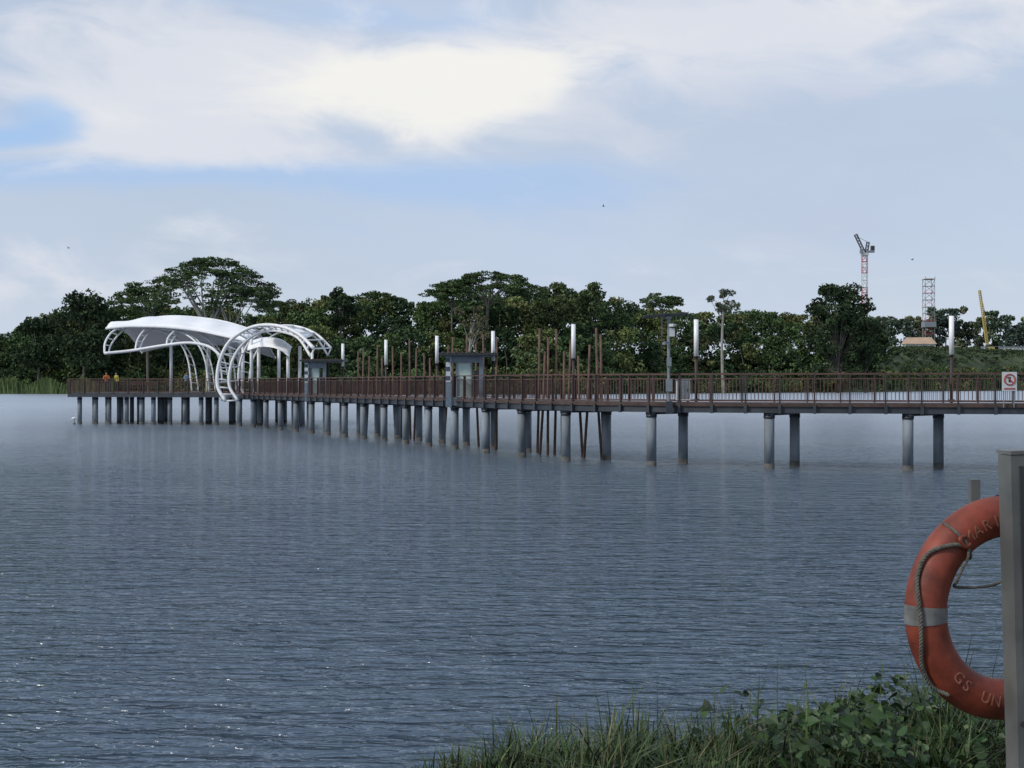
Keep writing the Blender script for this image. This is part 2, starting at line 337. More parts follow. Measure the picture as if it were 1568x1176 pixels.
I1=curve([(364,613,100.5),(351,590,101),(354,558,101.2),(366,534,101.2),(386,515,100.8),(408,507,100.3),(432,508,99.2),(457,518,98.2),(476,546,97.2)],7)
truss(O1,I1,.14,.07,22)
O2=[np.array(p)+np.array([.5,5.5,.2]) for p in O1]; I2=[np.array(p)+np.array([.5,5.5,.2]) for p in I1]
truss(O2,I2,.1,.05,18)
a1=resamp(O1,26);a2=resamp(O2,26)
for i in range(3,26,2): fr.tube([a1[i],a2[i]],.06,'white',6)
rows=[[a1[i]*(1-t)+a2[i]*t+np.array([0,0,-.1-.25*math.sin(math.pi*t)]) for i in range(13,22)] for t in np.linspace(.25,1,7)]
mem.grid(rows,'memb')
L1=resamp(curve([(384,523,106),(405,517,106),(430,520,105),(447,532,104)]),10); L2=[p+np.array([.3,-3.0,-.85]) for p in L1]
mem.grid([[L1[i]*(1-t)+L2[i]*t+np.array([0,0,.15*math.sin(3.14*t)]) for i in range(10)] for t in np.linspace(0,1,5)],'memb')
for px,Y in((345,100.6),(362,100.9)): fr.box((G(px,Y),Y,2.35),(.5,.5,.5),'grey')
fr.tube([S(478,540,97.1),(G(478,97.1),97.1,2.6)],.1,'white',10)
fr.obj('white_frame',can,smooth=True); mo=mem.obj('membrane_roof',can,smooth=True)
so=mo.modifiers.new('t','SOLIDIFY'); so.thickness=.05
for px,Y in((205,114),(230,114.5)):
    mb=MB(); x=G(px,Y); mb.box((x,Y,3.1),(1.4,.45,.07),'timber'); 
    for q in(-.55,.55): mb.box((x+q,Y,2.86),(.08,.4,.4),'dark')
    mb.box((x,Y+.22,3.42),(1.4,.05,.3),'timber'); mb.box((x-.5,Y+.24,3.3),(.05,.05,.5),'dark'); mb.box((x+.5,Y+.24,3.3),(.05,.05,.5),'dark'); mb.obj('park_bench')

# ---------------------------------------------------------------- people
def person(name,x,y,z,yaw,shirt,trous,lean=.12,arm='rail',hair=(.02,.015,.012)):
    V=[];Ed=[];Rr=[]
    def add(p,r,par=None):
        V.append(p);Rr.append(r)
        if par is not None: Ed.append((par,len(V)-1))
        return len(V)-1
    L=lean
    pel=add((0,0,.93),(.15,.11)); w=add((0,-L*.3,1.08),(.13,.095),pel); ch=add((0,-L*.8,1.30),(.17,.11),w); up=add((0,-L,1.42),(.12,.085),ch)
    nk=add((0,-L*1.1,1.50),(.05,.05),up); hd=add((0,-L*1.25,1.58),(.075,.085),nk); h2=add((0,-L*1.2,1.67),(.08,.09),hd); add((0,-L*1.1,1.73),(.045,.05),h2)
    for s_ in(-1,1):
        hp=add((s_*.1,0,.86),(.09,.09),pel); kn=add((s_*.11,-.02-.04*s_,.48),(.06,.062),hp); an=add((s_*.12,.02,.09),(.04,.042),kn); add((s_*.13,-.14,.04),(.035,.03),an)
        sh=add((s_*.19,-L,1.40),(.058,.058),up)
        if arm=='rail': el=add((s_*.25,-L-.12,1.18),(.043,.043),sh); wr=add((s_*.16,-L-.33,1.2),(.03,.03),el); hn=add((s_*.12,-L-.41,1.2),(.035,.02),wr)
        else: el=add((s_*.25,-L+.02,1.12),(.043,.043),sh); wr=add((s_*.25,-L-.1,.88),(.03,.03),el); hn=add((s_*.25,-L-.13,.79),(.02,.035),wr)
        hx,hy,hz=V[hn]
        for k in range(4):
            f=add((hx+(k-1.5)*.019,hy-.04,hz-.01),(.008,.008),hn); add((hx+(k-1.5)*.02,hy-.07-.008*(k in(1,2)),hz-.03),(.007,.007),f)
        add((hx-s_*.045,hy-.02,hz),(.009,.009),hn)
    me=bpy.data.meshes.new(name); me.from_pydata(V,Ed,[]); ob=bpy.data.objects.new(name,me); sc.collection.objects.link(ob)
    sk=ob.modifiers.new('skin','SKIN')
    for i,d_ in enumerate(me.skin_vertices[0].data): d_.radius=Rr[i]; d_.use_root=(i==0)
    su=ob.modifiers.new('sub','SUBSURF'); su.levels=1; su.render_levels=2; sk.use_smooth_shade=True
    m=bpy.data.materials.new(name+'_clothes'); m.use_nodes=True; n=m.node_tree; tc=n.nodes.new('ShaderNodeTexCoord'); sp=n.nodes.new('ShaderNodeSeparateXYZ'); n.links.new(tc.outputs['Object'],sp.inputs[0])
    mr=n.nodes.new('ShaderNodeMath'); mr.operation='DIVIDE'; mr.inputs[1].default_value=1.8; n.links.new(sp.outputs[2],mr.inputs[0])
    cr=n.nodes.new('ShaderNodeValToRGB'); cr.color_ramp.interpolation='CONSTANT'; el_=cr.color_ramp.elements
    el_[0].position=0; el_[0].color=(.03,.03,.03,1); el_[1].position=.055; el_[1].color=(*trous,1)
    for p_,c_ in((.53,shirt),(.825,(.35,.2,.14)),(.93,hair)): e=el_.new(p_); e.color=(*c_,1)
    n.links.new(mr.outputs[0],cr.inputs[0]); n.links.new(cr.outputs[0],n.nodes['Principled BSDF'].inputs['Base Color']); n.nodes['Principled BSDF'].inputs['Roughness'].default_value=.8
    me.materials.append(m); ob.location=(x,y,z); ob.rotation_euler=(0,0,yaw); return ob
person('person_in_orange_shirt',G(168,112),111.15,2.67,.2,(.5,.13,.03),(.04,.05,.08))
person('person_in_yellow_shirt',G(182,113),112.6,2.67,-.5,(.42,.36,.06),(.03,.03,.03),arm='down')
person('person_in_blue_shirt',G(287,111),110.6,2.67,.5,(.25,.35,.5),(.05,.05,.06))
x,Y=G(117,110),109.5; mb=MB()
mb.tube([(x,Y,-.5),(x,Y,.12)],.1,'pilefoot',10)
for s_ in(-.03,.03): mb.tube([(x+s_,Y,.12),(x+s_+.01,Y,.3),(x+s_,Y,.45)],.012,'dark',5)
mb.tube(crom([(x-.28,Y,.42),(x-.15,Y,.5),(x,Y,.53),(x+.12,Y,.56)],4),[.01,.03,.05,.07,.085,.095,.1,.1,.095,.09,.08,.06,.04],'white',8)
mb.tube(crom([(x+.1,Y,.57),(x+.18,Y,.68),(x+.12,Y,.78),(x+.17,Y,.88)],4),.025,'white',6); mb.tube([(x+.15,Y,.88),(x+.2,Y,.89),(x+.24,Y,.88)],[.03,.035,.015],'white',6); mb.tube([(x+.23,Y,.88),(x+.36,Y,.86)],[.012,.002],'yellow',5)
mb.obj('egret',smooth=True)

# ---------------------------------------------------------------- trees
prof_x=[-500,-100,0,30,60,100,150,180,215,260,400,430,470,520,545,600,640,660,700,800,850,900,930,980,1050,1080,1150,1200,1240,1345,1400,1450,1568,2000]
prof_y=[470,490,515,500,486,462,450,462,455,458,470,466,456,444,450,450,458,452,440,442,434,436,450,464,468,472,470,472,476,480,480,470,476,470]
def topz(px,Y): return EYE+(588-np.interp(px,prof_x,prof_y))/FP*Y
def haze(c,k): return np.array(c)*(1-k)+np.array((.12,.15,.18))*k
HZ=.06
QQ=[];CC=[]; tr=MB()
def crown(x,Y,z0,z1,cr,npf,nl,leaf,hz=HZ,flatz=.8,dark=1.0):
    cs=[];rs=[];cl=[]; base=green()*dark
    for k in range(npf):
        a=random.uniform(0,2*math.pi); v=random.random()**.8; rad=cr*math.sqrt(max(0.05,1-(v*1.5-.5)**2))*random.uniform(.35,.9)
        cs.append((x+rad*math.cos(a),Y+rad*.8*math.sin(a),z0+(z1-z0)*(.06+.8*v))); rs.append(cr*random.uniform(.2,.42)); cl.append(haze(base*random.uniform(.55,1.5),hz))
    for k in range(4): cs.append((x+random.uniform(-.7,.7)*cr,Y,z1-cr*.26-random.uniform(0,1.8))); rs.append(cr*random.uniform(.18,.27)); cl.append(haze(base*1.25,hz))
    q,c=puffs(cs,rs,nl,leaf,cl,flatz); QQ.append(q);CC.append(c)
for row,(dy,lo,hi) in enumerate(((16,.5,.72),(30,.66,.88),(48,.82,.97),(62,.90,1.0),(76,.92,1.03))):
    px=-420
    while px<1345:
        u=(px-784)/FP; Y=shoreY(u)+dy+random.uniform(-5,5); zt=topz(px,Y)*random.uniform(lo,hi); cr=random.uniform(4,8) if row<3 else random.uniform(6,10)
        x=u*Y; g=farZ(u,dy) if u<.2 else 3.0; crown(x,Y,g+zt*(.08 if row==1 else .22 if row<3 else .45),zt,cr,int(15+cr),54,.8)
        if random.random()<.3 and row<3: tr.tube([(x,Y-cr*.5,g),(x+random.uniform(-1,1),Y-cr*.5,zt*.45),(x+random.uniform(-2,2),Y-cr*.4,zt*.8)],[.3,.2,.08],random.choice(['bark','barkl']),6)
        px+=random.uniform(27,46)
px=-420
while px<1360:
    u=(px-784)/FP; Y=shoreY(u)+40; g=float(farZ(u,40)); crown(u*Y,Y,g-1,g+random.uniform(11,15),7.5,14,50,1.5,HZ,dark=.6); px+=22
px=1330
while px<2300:
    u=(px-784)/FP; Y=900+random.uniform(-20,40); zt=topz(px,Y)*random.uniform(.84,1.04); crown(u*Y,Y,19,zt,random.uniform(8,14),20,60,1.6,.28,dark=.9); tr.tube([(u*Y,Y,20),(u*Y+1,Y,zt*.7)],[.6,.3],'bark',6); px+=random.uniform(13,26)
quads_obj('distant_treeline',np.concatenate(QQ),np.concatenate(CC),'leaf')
t_=tr.obj('distant_treeline_trunks'); t_.parent=bpy.data.objects['distant_treeline']
QQ=[];CC=[]
px=-450
while px<1900:
    u=(px-784)/FP
    for d in (2,7,12):
        Y=shoreY(u)+d+random.uniform(-2,2); g=float(farZ(u,d)); hgt=random.uniform(2.5,6)+(3 if d>5 else 0)
        if u>.27: hgt*=.6
        cs=[(u*Y+random.uniform(-3,3),Y+random.uniform(-1,1),g+hgt*random.uniform(.1,.8)) for _ in range(4)]
        base=green()*random.uniform(.9,1.4)
        q,c=puffs(cs,[random.uniform(1.5,2.8) for _ in cs],50,.75,[haze(base*random.uniform(.8,1.3),HZ) for _ in cs],.8); QQ.append(q);CC.append(c)
    px+=random.uniform(10,18)
for _ in range(520):
    u=random.uniform(.26,.6); d=random.uniform(5,60); Y=shoreY(u)+d; g=float(farZ(u,d)); base=np.array(random.choice([(.07,.105,.036),(.05,.078,.03),(.085,.11,.045)]))*random.uniform(.5,1.2)
    cs=[(u*Y+random.uniform(-6,6),Y,g+random.uniform(0,1.0)) for _ in range(3)]
    q,c=puffs(cs,[random.uniform(1,2.6)]*3,36,.65,[haze(base,.1)]*3,.5); QQ.append(q);CC.append(c)
quads_obj('shore_shrubs',np.concatenate(QQ),np.concatenate(CC),'leaf')
N=9000; pxr=rng.uniform(-350,175,N); ur=(pxr-784)/FP; dr=rng.uniform(-7,3,N); Yr=shoreY(ur)+dr; xr=ur*Yr; H=rng.uniform(2.8,6.2,N)*(.8+.2*np.sin(pxr*.11)); a=rng.uniform(-.9,.9,N); wv=rng.uniform(.25,.5,N)
b0=np.stack([xr,Yr,np.zeros(N)-.2],1); side=np.stack([wv,rng.uniform(-.2,.2,N),np.zeros(N)],1); tip=b0+np.stack([a,rng.uniform(-.4,.4,N),H],1)
Vr=np.stack([b0-side,b0+side,tip+side*.3,tip-side*.3],1); Cr=np.array((.09,.13,.045))[None]*rng.uniform(.55,1.2,(N,1))*.93+np.array((.12,.15,.18))*.07
quads_obj('reed_bed',Vr,Cr,'leaf')

def limb(mb,p0,p1,r0,r1,k,n=5,bend=.15):
    p0=np.array(p0,float);p1=np.array(p1,float);L=np.linalg.norm(p1-p0)
    o_=np.array([random.uniform(-1,1),random.uniform(-1,1),random.uniform(0,1.0)])
    pts=[p0+(p1-p0)*t+o_*L*bend*math.sin(math.pi*t)*.7 for t in np.linspace(0,1,n)]
    mb.tube(pts,list(np.linspace(r0,r1,n)),k,6); return pts
def umbrella_tree(name,px,Y,ytop,yedge,yfork,rx,npad,cx=0,leaf=.5,col=(.062,.095,.034),nl=75,k='bark',drop=5):
    e=empty(name); u=(px-784)/FP; x=u*Y; g=float(farZ(u,Y-shoreY(u))); ztop=EYE+(588-ytop)/FP*Y; ze=EYE+(588-yedge)/FP*Y; fork=EYE+(588-yfork)/FP*Y; mb=MB()
    rb=.022*rx+.05
    limb(mb,(x,Y,g-1),(x+.5,Y,fork),rb*1.7,rb*1.2,k,5,.04); cs=[];rs=[];cl=[]
    mains=[]; nm=11 if rx>15 else 6
    for i in range(nm):
        a=2*math.pi*i/nm+random.uniform(-.2,.2); rr=rx*random.uniform(.35,.6); zz_=ztop-(ztop-ze)*(rr/rx)**2-drop*random.uniform(.5,1)
        mains.append(limb(mb,(x+.5,Y,fork-random.uniform(0,2)),(x+cx*.6+rr*math.cos(a),Y+rr*.55*math.sin(a),zz_),rb*.75,rb*.35,k,6,.1))
    for i in range(npad):
        a=random.uniform(0,2*math.pi); q=math.sqrt(random.random())*(1+random.uniform(-.05,.08)); r2=rx*q
        z=ztop-.6-(ztop-ze)*q**2.2-(random.random()**2)*drop+random.uniform(-.5,.5)
        tip=(x+cx+r2*math.cos(a),Y+r2*.55*math.sin(a),z); cs.append(tip); rs.append(random.uniform(1.3,2.9)); cl.append(haze(np.array(col)*random.uniform(.6,1.4),HZ))
        if i%3==0:
            m=min(mains,key=lambda P:np.linalg.norm(P[-1]-np.array(tip))); limb(mb,m[random.choice([-1,-2])],(tip[0],tip[1],tip[2]-.3),rb*.3,.05,k,5,.1)
    mb.obj('trunk_and_limbs',e); q,c=puffs(cs,rs,nl,leaf,cl,.3,.25); quads_obj('crown',q,c,'leaf',e)
Y=430
umbrella_tree('rain_tree',318,Y-6,394,446,500,22,225,cx=1.0,k='barkl')
umbrella_tree('rain_tree',350,Y-9,438,462,505,13,60,cx=3,k='barkl')
umbrella_tree('rain_tree',228,Y+8,430,462,492,11,80,cx=-2)
umbrella_tree('rain_tree',745,Y+14,416,442,462,18,170,cx=1,drop=4)
umbrella_tree('rain_tree',690,Y+18,430,448,468,9,60,drop=3)
umbrella_tree('rain_tree',1012,Y+50,449,459,476,7.5,50,drop=3)
umbrella_tree('rain_tree',575,Y+70,447,456,475,10,60,drop=3)
umbrella_tree('rain_tree',438,Y+70,458,468,488,8,40,drop=3)
def broad_tree(name,px,Y,ztop,rx,zbot,npf,nl,leaf,col,hz=.05,pr=(.2,.36),k='bark',ex=.6):
    e=empty(name); u=(px-784)/FP; x=u*Y; g=1.0 if u<.29 else float(farZ(u,Y-shoreY(u))); mb=MB(); fork=zbot+(ztop-zbot)*.2
    limb(mb,(x,Y,g-1),(x,Y,fork),.6,.4,k,5,.04); cs=[];rs=[];cl=[]
    for i in range(npf):
        a=random.uniform(0,6.28); v=random.random(); env=math.sin(math.pi*min(1,(v*.82+.14)))**ex; r2=rx*env*math.sqrt(random.uniform(.02,1))*.85
        c=(x+r2*math.cos(a),Y+r2*.7*math.sin(a),zbot+(ztop-zbot)*(v*.88+.04)); cs.append(c); rs.append(rx*random.uniform(*pr)); cl.append(haze(np.array(col)*random.uniform(.6,1.4),hz))
        if i%2==0: limb(mb,(x,Y,fork*random.uniform(.8,1.1)),c,.18,.05,k,5,.06)
    mb.obj('trunk_and_limbs',e); q,c=puffs(cs,rs,nl,leaf,cl,.7); quads_obj('crown',q,c,'leaf',e)
def zz(py,Y): return EYE+(588-py)/FP*Y
broad_tree('mango_tree',1283,500,zz(428,500),14,zz(600,500),150,90,.8,(.036,.056,.024),.05,ex=.18,pr=(.13,.25))
broad_tree('mango_tree',1325,506,zz(460,506),8,zz(590,506),42,90,.8,(.040,.06,.026),.05,ex=.3)
broad_tree('broadleaf_tree',1108,470,zz(441,470),6.5,zz(478,470),20,70,.6,(.10,.118,.054),.22,k='barkl',pr=(.14,.26))
broad_tree('broadleaf_tree',521,455,zz(438,455),6,zz(500,455),26,90,.8,(.038,.058,.025))
broad_tree('broadleaf_tree',848,455,zz(430,455),8,zz(500,455),30,90,.8,(.095,.12,.048))
broad_tree('broadleaf_tree',905,455,zz(432,455),8,zz(500,455),30,90,.8,(.08,.112,.045))
broad_tree('broadleaf_tree',720,434,zz(462,434),9,zz(540,434),24,45,.55,(.12,.115,.062),.08,k='barkl',pr=(.12,.24))
broad_tree('broadleaf_tree',130,440,zz(448,440),13,zz(560,440),60,110,.85,(.04,.06,.026))
broad_tree('broadleaf_tree',60,445,zz(488,445),9,zz(570,445),40,100,.85,(.04,.06,.026))
Q=[];C=[]
for _ in range(420):
    px=random.choice([random.uniform(1180,1345),random.uniform(1180,1345),random.uniform(780,830),random.uniform(100,135),random.uniform(530,560)]); u=(px-784)/FP; Yb=shoreY(u)-2; x=u*Yb; z=random.uniform(1,(11 if px>1100 else 14)); Lf=random.uniform(2,3.5); a=random.uniform(0,6.28); w=.4
    d=np.array([math.cos(a),math.sin(a)*.5,random.uniform(.2,1.2)]); d/=np.linalg.norm(d); side=np.array([-math.sin(a),math.cos(a),0])*w
    p=np.array([x,Yb,z]); cc=haze(np.array((.09,.13,.05))*random.uniform(.7,1.5),.1)
    mid=p+d*Lf*.6; tip=mid+np.array([d[0],d[1],-.5])*Lf*.5
    Q.append([p-side*.4,p+side*.4,mid+side,mid-side]);C.append(cc); Q.append([mid-side,mid+side,tip+side*.2,tip-side*.2]);C.append(cc)
quads_obj('banana_plants',np.array(Q),np.array(C),'leaf')

# ---------------------------------------------------------------- construction site
def lattice(mb,p0,p1,w,k,r=.16,seg_=None,k2=None):
    p0=Vector(p0);p1=Vector(p1);d=(p1-p0);L=d.length;d.normalize(); u=d.orthogonal().normalized()
    if abs(d.z)>.9: u=Vector((1,0,0)); u=(u-d*u.dot(d)).normalized()
    v=d.cross(u); n=seg_ or max(2,int(L/w/1.1)); cs=[(u*a+v*b_)*w/2 for a,b_ in((1,1),(1,-1),(-1,-1),(-1,1))]
    for c in cs: mb.tube([p0+c,p1+c],r,k,5)
    for i in range(n+1):
        q=p0+d*L*i/n; kk=k2 if(k2 and i%2) else k
        for j in range(4):
            mb.tube([q+cs[j],q+cs[(j+1)%4]],r*.8,kk,4)
            if i<n: mb.tube([q+cs[j],q+d*L/n+cs[(j+1)%4]],r*.7,kk,4)
Yc=760; X=G(1324,Yc); mb=MB(); zt=zz(392,Yc)
lattice(mb,(X,Yc,19),(X,Yc,zz(440,Yc)),2.8,'red',.17); lattice(mb,(X,Yc,zz(440,Yc)),(X,Yc,zz(418,Yc)),2.8,'wall',.17); lattice(mb,(X,Yc,zz(418,Yc)),(X,Yc,zt),2.8,'red',.17,None,'wall')
mb.box((X,Yc,zt+1),(3.8,3.8,1.6),'wall'); mb.box((X-2.2,Yc-1.5,zt+2.5),(1.8,1.8,2.2),'grey'); mb.box((X+3,Yc,zt+2.6),(5,2.5,1.2),'grey'); mb.box((X+4.6,Yc,zt+4.6),(2,2,2.6),'dark')
lattice(mb,(X+1,Yc,zt+2),(X+2,Yc,zt+8),1.5,'dark',.16); lattice(mb,(X-.5,Yc,zt+2.5),(G(1310,Yc),Yc,zz(359,Yc)),1.5,'dark',.17); mb.tube([(X+2,Yc,zt+8),(G(1312,Yc),Yc,zz(362,Yc))],.1,'dark',4)
mb.obj('tower_crane')
Yc=740;X=G(1422,Yc); mb=MB(); lattice(mb,(X,Yc,20),(X,Yc,zz(428,Yc)),5.2,'grey',.16,11,'red'); mb.box((X,Yc,zz(428,Yc)+.3),(6,6,.5),'wall'); mb.box((X,Yc,zz(470,Yc)),(6.2,6.2,.4),'wall'); mb.box((X,Yc,zz(497,Yc)),(6.5,6.5,3),'grey')
for q in(-2.7,2.7): mb.tube([(X+q,Yc-2.7,zz(428,Yc)),(X+q,Yc-2.7,zz(424,Yc))],.15,'red',4)
mb.obj('lattice_tower')
Yc=730;X=G(1513,Yc); mb=MB(); lattice(mb,(X,Yc,22),(G(1500,Yc),Yc,zz(445,Yc)),1.1,'yellow',.15); mb.tube([(X+3,Yc,24),(G(1500,Yc),Yc,zz(443,Yc))],.1,'dark',4)
mb.box((X+2,Yc,23),(6,4,2.2),'yellow'); mb.box((X+4.5,Yc,22.6),(3,4,3),'grey'); mb.box((X+2,Yc-2,20.8),(8,1.4,1.6),'dark'); mb.box((X+2,Yc+2,20.8),(8,1.4,1.6),'dark'); mb.box((X-1,Yc-1,24),(1.6,1.8,2.4),'window'); mb.obj('crawler_crane')
Yc=722;X=G(1407,Yc); e=empty('site_office_building'); mb=MB(); mb.box((X,Yc,23),(16,8,5),'wall')
mb.quad((X-8.6,Yc-4.6,25.4),(X+8.6,Yc-4.6,25.4),(X+7,Yc,29.2),(X-7,Yc,29.2),'tan'); mb.quad((X-8.6,Yc+4.6,25.4),(X+8.6,Yc+4.6,25.4),(X+7,Yc,29.2),(X-7,Yc,29.2),'tan')
for sx in(-1,1):
    mb.f.append((len(mb.v),len(mb.v)+1,len(mb.v)+2)); mb.v+=[(X+sx*8.6,Yc-4.6,25.4),(X+sx*8.6,Yc+4.6,25.4),(X+sx*7,Yc,29.2)]; mb.m.append(mb.mi('tan'))
for i in range(6): mb.box((X-6.6+i*2.6,Yc-4.02,23.6),(1.3,.1,1.5),'window')
mb.obj('walls_and_roof',e)
for px_,w_,k_ in((1362,10,'wall'),(1455,9,'grey'),(1535,22,'wall')):
    X=G(px_,735); mb=MB(); mb.box((X,735,22.5),(w_,6,3.4),k_); mb.box((X,735,24.35),(w_+.8,6.8,.3),'tan' if k_=='grey' else 'grey')
    for i in range(int(w_/2.2)): mb.box((X-w_/2+1.2+i*2.2,731.98,22.8),(1,.08,1.1),'window')
    mb.obj('site_cabin')
mb=MB(); X0=G(1335,716)
for i in range(90):
    x=X0+i*3.0; mb.box((x,716,21.8),(2.85,.2,1.3),'wall'); mb.box((x+1.5,716,21.6),(.15,.3,2.0),'grey')
mb.obj('site_hoarding_fence')
mb=MB(); X=G(20,900); mb.box((X,900,20),(14,10,34),'wall')
for i in range(8):
    for j in range(4): mb.box((X-5+j*3.3,894.95,7+i*3.8),(1.6,.1,1.8),'window')
mb.box((X,900,37.5),(15,11,1),'grey'); mb.obj('apartment_block')
for (px_,py_,Yb) in((1397,398,160),(924,316,150),(105,380,170)):
    x,y_,z=S(px_,py_,Yb); mb=MB(); mb.tube([(x-.18,y_,z),(x,y_,z+.02),(x+.2,y_,z)],[.01,.05,.01],'dark',6)
    for s_ in(-1,1): mb.quad((x-.06,y_,z),(x+.06,y_,z),(x+.02,y_+s_*.4,z+.16),(x-.06,y_+s_*.4,z+.16),'dark')
    mb.obj('flying_bird')

# ---------------------------------------------------------------- lifebuoy + post
Yb=4.46; bx,by,bz=G(1540,Yb),Yb,EYE+(588-930)/FP*Yb
e=empty('lifebuoy',(bx,by,bz)); e.rotation_euler=(0,math.radians(1),math.radians(16))
R0,r0=.313,.070
mb=MB(); n1,n2=96,24
rows=[[( (R0+r0*math.cos(c))*math.cos(a), r0*.92*math.sin(c), (R0+r0*math.cos(c))*math.sin(a)) for c in np.linspace(0,2*math.pi,n2+1)] for a in np.linspace(0,2*math.pi,n1+1)]
mb.grid(rows,'orange'); mb.obj('ring',e,smooth=True)
mb=MB()
for A in(0,90,182,290):
    rows=[[((R0+(r0+.0025)*math.cos(c))*math.cos(a),(r0*.92+.0025)*math.sin(c),(R0+(r0+.0025)*math.cos(c))*math.sin(a)) for c in np.linspace(0,2*math.pi,n2+1)] for a in np.radians(np.linspace(A-5,A+5,6))]
    mb.grid(rows,'tape')
mb.obj('reflective_bands',e,smooth=True)
def rope(mb,pts,r=.0065,pitch=.035):
    P=resamp(pts,max(20,int(sum(np.linalg.norm(np.diff(np.array(pts),axis=0),axis=1))/.004))); step=.004
    for ph in(0,2.1,4.2):
        out=[]
        for i,p in enumerate(P):
            t=np.array(P[min(i+1,len(P)-1)])-np.array(P[max(i-1,0)]); t/=np.linalg.norm(t); u=np.cross(t,[0,1,.01]); u/=np.linalg.norm(u); v=np.cross(t,u); a=2*math.pi*i*step/pitch+ph
            out.append(p+(u*math.cos(a)+v*math.sin(a))*r*.6)
        mb.tube(out,r*.62,'rope',6)
def rp(A,rad,y): a=math.radians(A); return (rad*math.cos(a),y,rad*math.sin(a))
mb=MB()
rope(mb,crom([rp(133,.30,-.076),rp(140,.35,-.07),rp(150,.384,-.035),rp(162,.385,-.03),rp(174,.374,-.048),rp(183,.368,-.055),rp(195,.374,-.05),rp(208,.388,-.03),rp(220,.391,-.025),rp(228,.374,-.048)],8))
rope(mb,crom([rp(133,.30,-.078),rp(139,.275,-.078),rp(147,.268,-.073),rp(156,.262,-.068),rp(160,.235,-.03),(-.14,-.05,.08),(-.07,-.07,.10),(-.01,-.09,.16),(.04,-.1,.23)],8),.0045)
rope(mb,crom([rp(131,.39,0),rp(132,.36,-.055),rp(133,.31,-.078),rp(134,.25,-.045),rp(135,.236,0)],8),.0045)
mb.tube(crom([rp(130,.33,-.068),rp(134,.34,-.076),rp(135,.31,-.078),rp(131,.30,-.073)],5),.009,'orange',8)
mb.obj('grab_rope',e,smooth=True)
def letters(txt,a0,da,flip):
    for i,ch in enumerate(txt):
        if ch==' ': continue
        A=math.radians(a0+da*i); cu=bpy.data.curves.new('letter','FONT'); cu.body=ch; cu.size=.052; cu.extrude=.003; cu.align_x='CENTER'; cu.align_y='CENTER'
        to=bpy.data.objects.new('letter_'+ch,cu); sc.collection.objects.link(to); dg=bpy.context.evaluated_depsgraph_get(); me=bpy.data.meshes.new_from_object(to.evaluated_get(dg)); bpy.data.objects.remove(to)
        ob=bpy.data.objects.new('print_'+ch.lower(),me); sc.collection.objects.link(ob); me.materials.clear(); me.materials.append(M['ink']); ob.parent=e
        rot=A-math.pi/2 if not flip else A+math.pi/2
        ob.matrix_local=Matrix.Translation((R0*math.cos(A),-r0*.92+.002,R0*math.sin(A)))@Matrix.Rotation(-rot,4,'Y')@Matrix.Rotation(math.pi/2,4,'X')
letters('MARINE SQ',128,-7.2,False); letters('GS UNITY',224,7.8,True)
Yp=4.27; tl=math.radians(-1.6)
mb=MB(); px0=G(1563,Yp)+.0
mb.box((px0,Yp,2.36),(.07,.08,1.62),'galv',.15,(0,tl)); mb.box((px0-.017,Yp,3.178),(.084,.09,.012),'galv',.15,(0,tl))
mb.box((px0,Yp+.05,1.62),(.2,.2,.02),'galv')
mb.box((px0+.006,Yp-.043,2.36),(.012,.006,1.55),'dark',.15,(0,tl))
for z in(2.3,2.95): mb.tube([(px0-.01,Yp-.05,z),(px0-.01,Yp+.06,z)],.009,'dark',6)
xh=G(1492,4.6); xa=px0+.02; ya=4.6; zh=EYE+(588-795)/FP*ya
mb.box(((xh+xa)/2,ya,zh),(xa-xh+.034,.03,.03),'galv'); mb.box((xh,ya,zh+.078),(.032,.03,.126),'galv'); mb.box((xa,(ya+Yp)/2,zh),(.03,ya-Yp,.028),'galv')
mb.obj('lifebuoy_post')

# ---------------------------------------------------------------- foreground vegetation
Q=[];C=[]
def hfac(X): return np.interp(X,[-3,-1.2,-.5,-.3,0,.5,1.1,1.6,2.2,4],[.05,.08,.18,.26,.33,.36,.44,.48,.44,.40])
nb=0
while nb<28000:
    X=random.uniform(-1.4,4.2); Yg=edge(X)+random.uniform(-.9,1.3)
    cl=.5+.5*math.sin(X*9+Yg*3)*math.cos(Yg*7-X*4)
    if random.random()>.4+.6*cl: continue
    H=hfac(X)*random.uniform(.4,1.05)*(.72+.45*cl)*(.88+.16*math.sin(X*3.1+.7))
    if random.random()<.05: H*=1.5
    z=float(nearZ(X,Yg)); a=random.uniform(0,6.28); ln=random.uniform(.1,1.15)*H; w=random.uniform(.0022,.0058)
    d=np.array([math.cos(a),math.sin(a),0]); s_=np.array([-d[1],d[0],0])*w
    P=[np.array([X,Yg,z-.02])+d*ln*t*t+np.array([0,0,H*(t-.35*t*t*(ln/H))]) for t in(0,.35,.7,1)]
    base=np.array(random.choice([(.055,.10,.024),(.08,.13,.03),(.04,.07,.02),(.12,.14,.05),(.18,.16,.08)] if random.random()<.4 else [(.04,.075,.018),(.028,.052,.014)]))*random.uniform(.55,1.1)
    for i in range(3):
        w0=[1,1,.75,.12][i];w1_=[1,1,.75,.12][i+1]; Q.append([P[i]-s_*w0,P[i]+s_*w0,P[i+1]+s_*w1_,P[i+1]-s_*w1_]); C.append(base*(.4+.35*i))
    nb+=1
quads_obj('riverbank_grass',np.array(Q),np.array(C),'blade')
Q=[];C=[]
